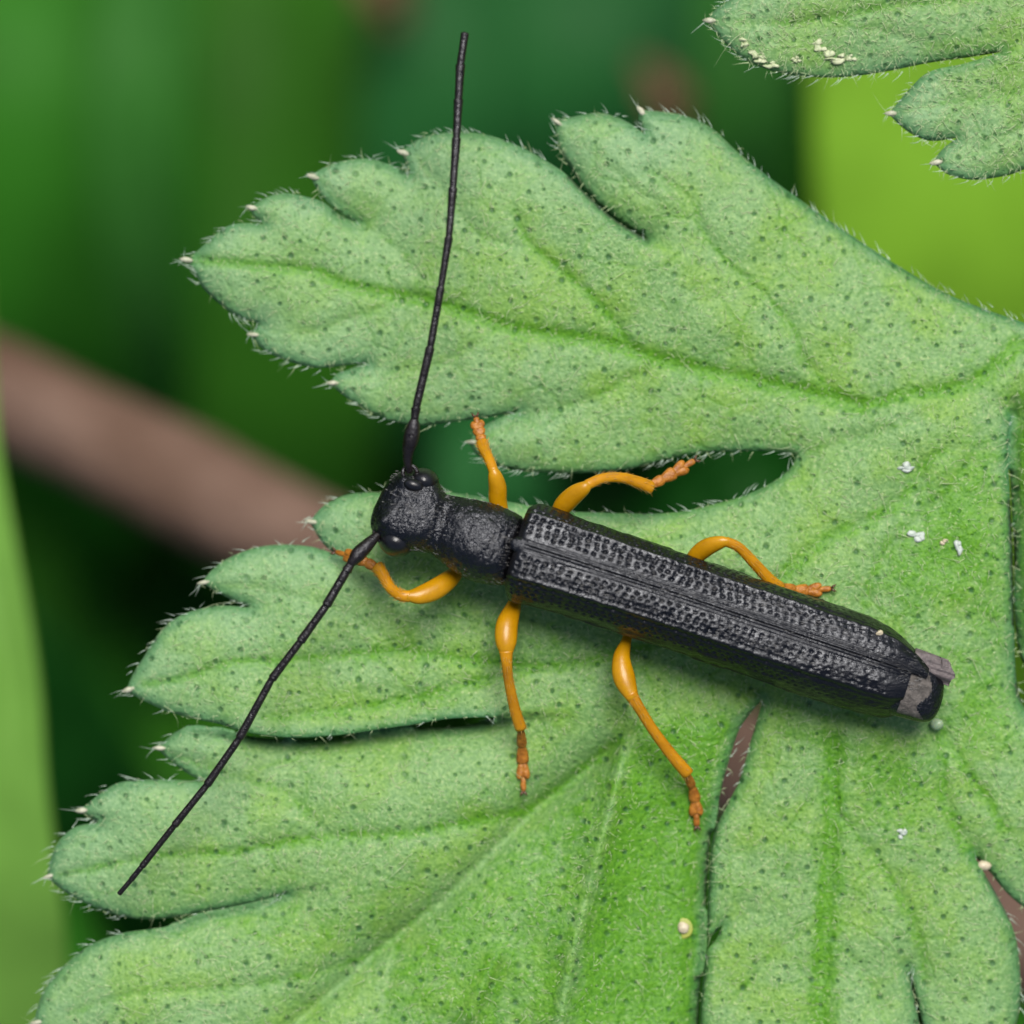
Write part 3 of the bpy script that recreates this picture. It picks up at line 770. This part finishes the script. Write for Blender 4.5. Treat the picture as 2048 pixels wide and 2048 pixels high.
for side in (-1, 1):
    v_, f_ = elytron(side); add('wing_case', v_, f_, M['elytron'], beetle)
# scutellum
u_, v0 = .004, .0
sc_v, sc_f = ellipsoid(B3(.010, .0, .066), np.array([[DU[0], -DU[1], 0], [-DN[0], DN[1], 0], [0, 0, 1.]]), (.022, .017, .010), 20, 10)
add('scutellum', sc_v, sc_f, M['body'], beetle)
# folded hind wing tip showing past the upper wing case
nu, nv = 24, 16
uu = np.linspace(.835, .925, nu); tt = np.linspace(-1, 1, nv)
Ug, Tg = np.meshgrid(uu, tt, indexing='ij')
Ug2 = Ug + .006 * N1(Tg * 3, Tg * 0, 1) * (Ug > .9) - .012 * (Tg < 0) * (-Tg) * np.clip((Ug - .87) / .05, 0, 1)
wv = -.020 + Tg * .026; ww_ = .046 - .2 * (Ug - .835) - .008 * Tg ** 2 + .0022 * np.sin(Tg * 15) * np.clip((Ug - .85) / .02, 0, 1) - .012 * (np.abs(Tg) > .85)
T1 = B3(Ug2, wv, ww_).reshape(-1, 3); T2 = B3(Ug2, wv, ww_ - .004).reshape(-1, 3)
fA = grid_faces(nu, nv, True); fB = grid_faces(nu, nv, False) + len(T1)
bd = [i * nv for i in range(nu)] + [(nu - 1) * nv + j for j in range(1, nv)] + [i * nv + nv - 1 for i in range(nu - 2, -1, -1)] + [j for j in range(nv - 2, 0, -1)]
fC = np.array([(bd[i], bd[(i + 1) % len(bd)], bd[(i + 1) % len(bd)] + len(T1), bd[i] + len(T1)) for i in range(len(bd))])
add('hind_wing_tip', np.vstack([T1, T2]), np.vstack([fA, fB, fC]), M['wing'], beetle)

# --- eyes: each a kidney of two lobes round the antenna base
AX = np.array([[DU[0], -DU[1], 0], [DN[0], -DN[1], 0], [0, 0, 1.]])
def at(px, py, z): return Wp((px, py), z)
for nm, lobes in (('eye', [((792, 1083), .120, (.036, .030, .050)), ((785, 1044), .157, (.020, .013, .016))]),
                  ('eye', [((848, 962), .120, (.030, .026, .046)), ((827, 970), .161, (.020, .012, .014))])):
    add(nm, *join([ellipsoid(at(*p, z), AX, r, 26, 18) for p, z, r in lobes]), M['eye'], beetle)

# --- antennae
def antenna(pts):
    """pts: (px, py, z, joint radius in px) joints from base to tip; scape first"""
    C, R = [], []
    for i in range(len(pts) - 1):
        a_, b_ = np.array(pts[i], float), np.array(pts[i + 1], float)
        for t in (0, .12, .5, .86, .97):
            q = a_ + (b_ - a_) * t
            r = q[3] * {0: .86, .12: .93, .5: .96, .86: 1.07, .97: 1.10}[t]
            C.append(at(q[0], q[1], q[2])); R.append(r / 1000)
    C.append(at(*pts[-1][:3])); R.append(pts[-1][3] / 1000)
    return tube(np.array(C), R, 3, 12)
def scape(pts): return tube(np.array([at(*p[:3]) for p in pts]), [p[3] / 1000 for p in pts], 6, 14)
socket = lambda px, py, z, r: tube(np.array([at(px, py, z) + np.array([math.cos(t), math.sin(t), 0]) * r for t in np.linspace(0, 2 * math.pi, 25)]), [.0045] * 25, 1, 8)
up = join([scape([(819,944,.150,7), (816,930,.158,8), (816,905,.168,11), (822,878,.178,15.5), (827,852,.184,13), (829,838,.186,8)]),
           antenna([(829,838,.186,8.5), (832,816,.188,9), (861,693,.20,8.2), (882,573,.21,7.4), (898,473,.215,7.6), (906,374,.215,8.0), (913,274,.21,8.2), (917,197,.205,8.6), (921,128,.20,8.6), (930,66,.195,7.2)]),
           socket(820, 946, .150, .014)])
add('antenna', *up, M['antenna'], beetle)
lo_ = join([scape([(762,1068,.140,8), (752,1073,.146,9), (735,1090,.155,13), (717,1108,.160,15), (706,1122,.162,11), (701,1129,.162,8)]),
            antenna([(701,1129,.162,9), (693,1142,.162,9.5), (652,1212,.158,8.6), (600,1284,.150,8.2), (543,1359,.140,8.0), (478,1478,.126,8.0), (413,1571,.112,7.6), (348,1652,.098,6.8), (283,1734,.080,6.0), (262,1760,.072,5.4), (238,1788,.062,4.6)]),
            socket(763, 1067, .138, .014)])
add('antenna', *lo_, M['antenna'], beetle)

# --- short grey hairs lying back along the beetle
nh = 2600; hu = np.concatenate([rng.uniform(-.285, -.005, 700), rng.uniform(.02, .86, nh - 700)]); ha = rng.uniform(.12, math.pi - .12, nh)
isb = hu < 0; hv_ = np.where(isb, np.interp(hu, us, hw) * np.cos(ha) + np.interp(hu, us, vc), 0); hw_ = np.where(isb, np.interp(hu, us, ht) * np.sin(ha) * .985, 0)
e_s = rng.uniform(-1, 1, nh); av = np.abs(e_s) * .080; sec_w = np.interp(av, [0, .035, .050, .058, .0655, .076, .084], [.0755, .0750, .0725, .0675, .056, .036, .014])
tap = np.interp(hu, [0, .72, .80, .86], [1, .95, .80, .45]); hv_ = np.where(isb, hv_, e_s * .080 * tap + np.interp(hu, [0, .3, .7, .9], [0, .003, .010, .012])); hw_ = np.where(isb, hw_, sec_w - np.interp(hu, [0, .6, .76, .82, .872], [0, 0, .004, .012, .026]))
r0 = B3(hu, hv_, hw_); r1 = B3(hu + .02, hv_ + rng.normal(size=nh) * .004, hw_ + .006); dd = r1 - r0; dd /= np.linalg.norm(dd, axis=1)[:, None]
Lh = rng.uniform(.006, .014, nh)
M['pile'] = hair_material('grey_pile', (.16, .155, .15), .45)
bv, bf = hair_mesh(r0, dd, Lh, rng.uniform(.0004, .0007, nh), np.column_stack([np.zeros((nh, 2)), -Lh * .25]), 2)
tag(add('body_hair', bv, bf, M['pile'], beetle), kind='stuff')

M['gold'] = hair_material('golden_hair', (.46, .26, .06), .4)
# --- legs
def leg(femur, tibia, tarsus, zs):
    L = empty('leg', None, beetle)
    v_, f_ = tube(np.array([at(p[0], p[1], p[2]) for p in femur]), [p[3] / 1000 * (.88 if i_ == len(femur) - 1 else 1.06) for i_, p in enumerate(femur)], 7, 18, .8); add('femur', v_, f_, M['femur'], L)
    v_, f_ = tube(np.array([at(p[0], p[1], p[2]) for p in tibia]), [p[3] / 1000 * 1.18 for p in tibia], 7, 16, .75); add('tibia', v_, f_, M['tibia'], L)
    vt = v_[:-2].reshape(-1, 16, 3); ct = vt.mean(1, keepdims=True); nt_ = (vt - ct); nt_ /= np.linalg.norm(nt_, axis=2)[..., None] + 1e-9
    ax = np.gradient(ct[:, 0], axis=0); ax /= np.linalg.norm(ax, axis=1)[:, None] + 1e-9
    ii = rng.integers(3, len(vt), 110); jj = rng.integers(0, 16, 110); dh = nt_[ii, jj] * .55 + ax[ii] * .9; dh /= np.linalg.norm(dh, axis=1)[:, None]
    hv2, hf2 = hair_mesh(vt[ii, jj], dh, rng.uniform(.005, .011, 110), rng.uniform(.0004, .0007, 110), np.zeros((110, 3)), 2)
    tag(add('leg_hair', hv2, hf2, M['gold'], L), kind='stuff')
    # tarsus: four pads along the line, the third split into two lobes, then the claw joint
    T = np.array(tarsus, float); q = catmull(T, 10); Ls = np.r_[0, np.cumsum(np.linalg.norm(np.diff(q[:, :2], axis=0), axis=1))]
    def pt(t): return np.array([np.interp(t * Ls[-1], Ls, q[:, k]) for k in range(4)])
    parts = []
    for t0, t1, k in ((0, .33, .85), (.28, .58, 1.0), (.52, .80, 1.15), (.70, 1.0, .50)):
        C = []; R = []
        for s_, m_ in ((0, .50), (.3, .80), (.7, 1.02), (.92, .92), (1, .55)):
            p = pt(t0 + (t1 - t0) * s_); C.append(at(p[0], p[1], p[2])); R.append(p[3] / 1000 * m_ * k)
        if k > 1.1:
            C = np.array(C); sd2 = np.cross(C[-1] - C[0], [0, 0, 1.]); sd2 /= np.linalg.norm(sd2) + 1e-9
            for sg in (-1, 1): parts.append(tube(C + sd2 * sg * np.array(R)[:, None] * .48 * np.linspace(.3, 1.2, len(C))[:, None], np.array(R) * .62, 3, 12, .7))
        else: parts.append(tube(np.array(C), R, 3, 12, .65))
    tar = add('tarsus', *join(parts), M['tarsus'], L)
    e = pt(1.0); d = pt(1.0)[:2] - pt(.9)[:2]; d /= np.linalg.norm(d) + 1e-9; n_ = np.array([-d[1], d[0]])
    for s_ in (-1, 1):
        p0 = e[:2]; p1 = p0 + d * 6 + n_ * 5 * s_; p2 = p0 + d * 11 + n_ * 7 * s_
        add('claw', *tube(np.array([at(*p0, e[2]), at(*p1, e[2] + .003), at(*p2, e[2] - .006)]), [.0028, .0022, .0006], 4, 8), M['claw'], L)
    return L
def H(px, py, up=.010): return leaf_height(px, py) + up
leg([(1006,1030,.070,12),(996,1002,.085,17),(995,975,.10,17),(990,952,.112,13.5),(986,938,.115,9.5)],
    [(987,942,.114,8.5),(978,918,.095,8.5),(968,897,.06,10),(964,884,.045,10.5)],
    [(965,888,.045,12),(958,862,.03,13),(952,835,.02,12)], None)
leg([(1110,1036,.065,11),(1126,1012,.085,18),(1148,990,.105,18),(1168,976,.118,13.5),(1179,968,.120,9)],
    [(1174,970,.119,9),(1204,957,.105,8.5),(1240,955,.085,9),(1275,964,.06,10.5),(1303,975,.042,11.5)],
    [(1296,974,.045,12),(1340,950,.028,13.5),(1389,921,.012,12)], None)
leg([(1376,1136,.06,10),(1392,1112,.085,16),(1415,1094,.105,17),(1440,1085,.118,13),(1458,1083,.122,9)],
    [(1452,1083,.121,8.5),(1478,1095,.110,8.5),(1510,1128,.085,9.5),(1540,1160,.06,10),(1562,1176,.04,10)],
    [(1556,1172,.042,11),(1605,1181,H(1605,1181)+.004,13),(1662,1177,H(1662,1177),11.5)], None)
leg([(918,1140,.055,12),(897,1160,.075,18),(868,1180,.092,20),(838,1191,.105,17),(812,1192,.112,11)],
    [(820,1193,.111,10),(800,1190,.108,10),(780,1175,.09,9.5),(766,1150,.07,11),(755,1134,.055,12)],
    [(760,1139,.055,12),(722,1120,.04,13),(672,1104,H(690,1112)+.012,11)], None)
leg([(1034,1192,.055,9),(1026,1216,.07,15),(1014,1250,.09,21),(1012,1285,.10,20),(1014,1312,.105,12)],
    [(1012,1302,.105,12),(1014,1330,.10,9),(1018,1365,.08,8.5),(1030,1420,.05,9.5),(1042,1458,.030,10)],
    [(1041,1452,.030,11),(1045,1510,H(1045,1510)+.002,12.5),(1047,1582,H(1047,1570),11)], None)
leg([(1258,1262,.05,8),(1252,1284,.065,10),(1243,1318,.08,17),(1249,1358,.09,21),(1266,1398,.10,14)],
    [(1260,1386,.10,12),(1276,1412,.095,9.5),(1306,1460,.07,9),(1345,1512,.045,10),(1376,1548,.028,11)],
    [(1370,1540,.030,10.5),(1388,1588,H(1385,1588)+.002,11.5),(1394,1652,H(1392,1645),13)], None)

# ================================================================== small bits lying about
def bit(name, px, py, r, mat, label, cat, seed, rough=.3, squash=.6, lift=0, group=None):
    z = leaf_height(px, py) + r[2] * squash * .45 + lift
    rr = np.random.default_rng(seed); pc = []
    for q in range(4 if cat == 'fleck' else 1):
        k = .55 if cat == 'fleck' else 1
        o_ = rr.uniform(-.6, .6, 2) * np.array(r[:2]) * (cat == 'fleck')
        pc.append(blob(Wp((px, py), z) + np.array([o_[0], o_[1], 0]), tuple(np.array(r) * k * rr.uniform(.6, 1.2, 3)) if cat == 'fleck' else r, seed * 7 + q, rough, 10, 7, squash=squash))
    v_, f_ = join(pc)
    return tag(add(name, v_, f_, mat, origin=Wp((px, py), z - r[2] * squash * .6)), label, cat, group)
halo_v, halo_f = blob(Wp((1366, 1856), leaf_height(1366, 1856) + .001), (.021, .021, .0022), 4, .05, squash=.7)
ls = tag(add('leaf_spot', halo_v, halo_f, M['halo']), 'small raised spot with a cream centre and yellow ring on the greenest lobe', 'leaf spot')
v_, f_ = blob(Wp((1366, 1856), leaf_height(1366, 1856) + .005), (.012, .012, .009), 9, .2); add('spot_centre', v_, f_, M['cream'], ls)
bit('insect_egg', 1968, 1731, (.016, .010, .011), M['cream'], 'oval cream grain beside the notch between two lower lobes', 'grain', 3, .1, .8)
bit('white_fleck', 1832, 1071, (.020, .014, .006), M['white'], 'larger rounded white fleck lying on the leaf above the beetle tail', 'fleck', 21, .5)
bit('white_fleck', 1885, 1083, (.010, .007, .009), M['cream'], 'tiny yellowish fleck between two white flecks above the beetle tail', 'fleck', 22, .3)
bit('white_fleck', 1915, 1092, (.011, .018, .010), M['white'], 'narrow curled white fleck close to the leaf edge with the hair row', 'fleck', 23, .6)
bit('white_fleck', 1812, 935, (.020, .010, .009), M['white'], 'ragged whitish fleck near the blind end of the dark gap', 'fleck', 24, .8)
bit('white_fleck', 1806, 1668, (.012, .010, .006), M['white'], 'flat bluish white fleck beside the thick green midrib', 'fleck', 25, .5)
bit('pale_drop', 1873, 1447, (.013, .012, .014), M['drop'], 'milky pale drop at the end of the beetle abdomen', 'drop', 31, .30, .9, .010)
v_, f_ = blob(B3(.752, -.047, .066), (.006, .005, .005), 33, .5); tag(add('pollen_grain', v_, f_, M['cream'], origin=B3(.752, -.047, .064)), 'single pale grain stuck on the black wing case', 'grain')
for i, (x, y, sx, sy) in enumerate([(1487, 82, .010, .008), (1512, 112, .016, .010), (1545, 124, .017, .008), (1668, 112, .016, .009), (1640, 92, .012, .009), (1700, 116, .013, .007), (1592, 118, .008, .006)]):
    rr = np.random.default_rng(90 + i)
    v_, f_ = join([blob(Wp((x, y), leaf_height(x, y, 'top') + .001) + np.array([*(rr.uniform(-1, 1, 2) * (sx, sy)), 0]), (sx * rr.uniform(.3, .7), sy * rr.uniform(.25, .7), .0025), 50 + i * 9 + q, .9, 12, 7) for q in range(5)])
    tag(add('pale_crust', v_, f_, M['crust']), 'pale crusty fleck along the rim of the smaller leaf tip', 'crust', 'pale crusts on the smaller leaf')

# ================================================================== things out of focus below
def blade(name, pts, mat, label, cat, group=None, n=40, m=13, curl=.25, wave=.02):
    """pts: (px, py, z, half width in px) along the midline; a curved leaf with a keel and real thickness"""
    pts = [(a_, b_, z_ * 1.38, h_) for a_, b_, z_, h_ in pts]
    C = catmull(np.array(pts, float), 10); L = np.linspace(0, len(C) - 1, n); C = np.stack([np.interp(L, np.arange(len(C)), C[:, k]) for k in range(4)], 1)
    P3 = W(C[:, 0] / 1000, C[:, 1] / 1000, C[:, 2]); s = (D - C[:, 2]) / D; hw_ = np.maximum(C[:, 3], 2) / 1000 * s
    T = np.gradient(P3, axis=0); T /= np.linalg.norm(T, axis=1)[:, None]
    S = np.cross(T, np.array([0, 0, 1.])); S /= np.linalg.norm(S, axis=1)[:, None] + 1e-9
    Nn = np.cross(S, T)
    t = np.linspace(-1, 1, m); sh = sum(map(ord, label)) % 97 + pts[0][0] % 7
    off = curl * (np.abs(t) ** 1.5)[None] * hw_[:, None] + wave * N3(np.linspace(0, 9, n)[:, None] + sh, t[None] * 1.5 + 0 * hw_[:, None], 1)
    V = P3[:, None] + S[:, None] * (t[None] * hw_[:, None])[..., None] + Nn[:, None] * off[..., None]
    F = grid_faces(n, m)
    a, b, c = V.reshape(-1, 3)[F[0][0]], V.reshape(-1, 3)[F[0][1]], V.reshape(-1, 3)[F[0][2]]
    if np.cross(b - a, c - a)[2] < 0: F = F[:, ::-1].copy()
    o = add(name, V.reshape(-1, 3), F, mat)
    so = o.modifiers.new('thickness', 'SOLIDIFY'); so.thickness = .02; so.offset = -1
    return tag(o, label, cat, group)
def green(name, c, tr=.25, sc=1.4): return plain(name, [x * .72 for x in c], [x * 1.25 for x in c], sc, .5, .2, .02, 6, .06, trans=tr)
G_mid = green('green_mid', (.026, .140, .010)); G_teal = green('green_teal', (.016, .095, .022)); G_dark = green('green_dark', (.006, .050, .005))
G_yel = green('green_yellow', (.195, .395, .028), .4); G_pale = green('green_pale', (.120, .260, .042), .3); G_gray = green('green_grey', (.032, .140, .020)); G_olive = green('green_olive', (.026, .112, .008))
M['bark'] = plain('twig_bark', (.080, .044, .027), (.150, .094, .068), 4, .8, .8, .03, 14, .25)
M['brown'] = plain('dead_leaf', (.055, .026, .008), (.11, .055, .02), 3, .8, .4, .02)

# twig
tz = -2.9
tw = [(-700, 455, tz - .1), (-350, 620, tz), (0, 790, tz), (300, 935, tz + .03), (640, 1100, tz), (1040, 1300, tz), (1460, 1520, tz), (1800, 1720, tz), (2048, 1880, tz), (2500, 2160, tz - .2), (3000, 2480, tz - .5)]
C = catmull(np.array([Wp(p[:2], p[2]) for p in tw]), 14)
R = np.full(len(C), .146) * (1 + .05 * N1(np.arange(len(C)) * .11, np.zeros(len(C)), 1))
v_, f_ = tube(C, R, 1, 22, smooth_path=False)
vn = v_.copy(); v_ = v_ + (np.stack([N1(vn[:, 0], vn[:, 1], 5), N2(vn[:, 1], vn[:, 2], 5), N3(vn[:, 0], vn[:, 2], 5)], 1)) * .012
tag(add('twig', v_, f_, M['bark']), 'thick smooth brown twig passing under the hairy leaf', 'twig')

blade('grass_blade', [(-60, 500, -1.5, 30), (-60, 900, -1.15, 60), (-40, 1250, -1.05, 95), (-25, 1600, -1.05, 125), (-15, 1900, -1.1, 150), (-15, 2300, -1.3, 160), (-20, 2800, -2.5, 130), (-40, 3400, -6, 60)], G_pale, 'broad pale green grass blade standing beside the lobe tips', 'grass blade', curl=.18, n=60)
blade('broad_leaf', [(1900, -900, -3.6, 60), (1860, -500, -2.8, 190), (1848, -150, -2.55, 232), (1852, 200, -2.5, 230), (1866, 500, -2.55, 228), (1900, 820, -2.7, 225), (1990, 1200, -3.1, 160), (2100, 1500, -3.8, 30)], G_yel, 'bright yellow green broad leaf lit behind the smaller leaf tip', 'leaf', curl=.12, n=60)
BGL = [
 ('broad_leaf', [(120, -700, -5.5, 60), (100, -200, -4.6, 260), (90, 300, -4.4, 330), (130, 800, -4.8, 240), (170, 1150, -6, 40)], G_mid, 'soft mid green broad leaf behind the twig, farthest from the yellow green one', 'leaf'),
 ('broad_leaf', [(330, -500, -4.2, 20), (300, -100, -3.8, 70), (270, 250, -3.7, 85), (300, 650, -4.0, 60), (330, 900, -4.6, 20)], G_gray, 'narrow greyish green leaf over the soft mid green broad leaf', 'leaf'),
 ('broad_leaf', [(560, -700, -6.2, 60), (520, -200, -5.4, 200), (510, 300, -5.2, 240), (520, 800, -5.3, 240), (600, 1150, -5.8, 120)], G_olive, 'olive green broad leaf deep below the upper lobe tip', 'leaf'),
 ('broad_leaf', [(900, -600, -5.8, 40), (880, -200, -5.0, 110), (860, 150, -4.8, 130), (840, 500, -5.0, 120), (820, 900, -5.6, 60)], G_teal, 'bluish green leaf deep behind the upright antenna', 'leaf'),
 ('broad_leaf', [(1200, -600, -6.0, 60), (1190, -200, -5.2, 200), (1180, 150, -5.0, 220), (1180, 500, -5.4, 160), (1150, 900, -6.2, 50)], G_teal, 'wide bluish green leaf deep behind the notched upper lobe margin', 'leaf'),
 ('broad_leaf', [(1520, -500, -4.6, 20), (1500, -100, -4.2, 85), (1490, 250, -4.1, 95), (1470, 600, -4.6, 50), (1450, 800, -5.2, 10)], G_gray, 'greyish green leaf beside the edge of the yellow green leaf', 'leaf'),
 ('dead_leaf', [(1270, 120, -3.9, 8), (1315, 160, -3.8, 32), (1350, 215, -3.8, 36), (1380, 290, -3.9, 10)], M['brown'], 'small rusty brown dead leaf scrap among the bluish green leaves', 'dead leaf'),
 ('dead_leaf', [(690, -160, -4.6, 10), (735, -80, -4.5, 45), (780, -10, -4.5, 48), (800, 60, -4.6, 12)], M['brown'], 'dark brown dead leaf scrap beside the olive green leaf', 'dead leaf'),
 ('broad_leaf', [(-250, 1100, -4.0, 30), (-50, 1300, -3.8, 120), (130, 1500, -3.9, 130), (260, 1750, -4.2, 110), (350, 2100, -5, 40)], G_dark, 'dark green leaf in the shade beside the pale grass blade', 'leaf'),
 ('broad_leaf', [(-100, 1750, -5.0, 40), (150, 1700, -4.4, 90), (330, 1560, -4.2, 90), (480, 1400, -4.6, 60), (560, 1250, -5.2, 10)], G_olive, 'shaded olive leaf under the lobe with the antenna tip', 'leaf'),
 ('broad_leaf', [(1000, 700, -4.2, 20), (970, 900, -3.9, 90), (1010, 1100, -4.0, 110), (1090, 1400, -4.8, 40)], G_teal, 'bluish green leaf seen through the gap below the upper lobe', 'leaf'),
 ('broad_leaf', [(1250, 1080, -2.9, 30), (1400, 1000, -2.8, 75), (1530, 930, -2.8, 75), (1680, 850, -3.0, 20)], G_dark, 'very dark leaf filling the open gap between the lobes beside a tarsus', 'leaf'),  # dark leaf added to deepen the shade in the gap
 ('broad_leaf', [(250, 2500, -3.6, 30), (190, 2250, -3.3, 90), (140, 2000, -3.2, 80), (110, 1750, -3.4, 20)], G_mid, 'mid green leaf low beside the pale grass blade', 'leaf'),
]
for nm, pts, mt, lb, ct in BGL: blade(nm, pts, mt, lb, ct, 'leaves out of focus below' if nm == 'broad_leaf' else None, n=44)

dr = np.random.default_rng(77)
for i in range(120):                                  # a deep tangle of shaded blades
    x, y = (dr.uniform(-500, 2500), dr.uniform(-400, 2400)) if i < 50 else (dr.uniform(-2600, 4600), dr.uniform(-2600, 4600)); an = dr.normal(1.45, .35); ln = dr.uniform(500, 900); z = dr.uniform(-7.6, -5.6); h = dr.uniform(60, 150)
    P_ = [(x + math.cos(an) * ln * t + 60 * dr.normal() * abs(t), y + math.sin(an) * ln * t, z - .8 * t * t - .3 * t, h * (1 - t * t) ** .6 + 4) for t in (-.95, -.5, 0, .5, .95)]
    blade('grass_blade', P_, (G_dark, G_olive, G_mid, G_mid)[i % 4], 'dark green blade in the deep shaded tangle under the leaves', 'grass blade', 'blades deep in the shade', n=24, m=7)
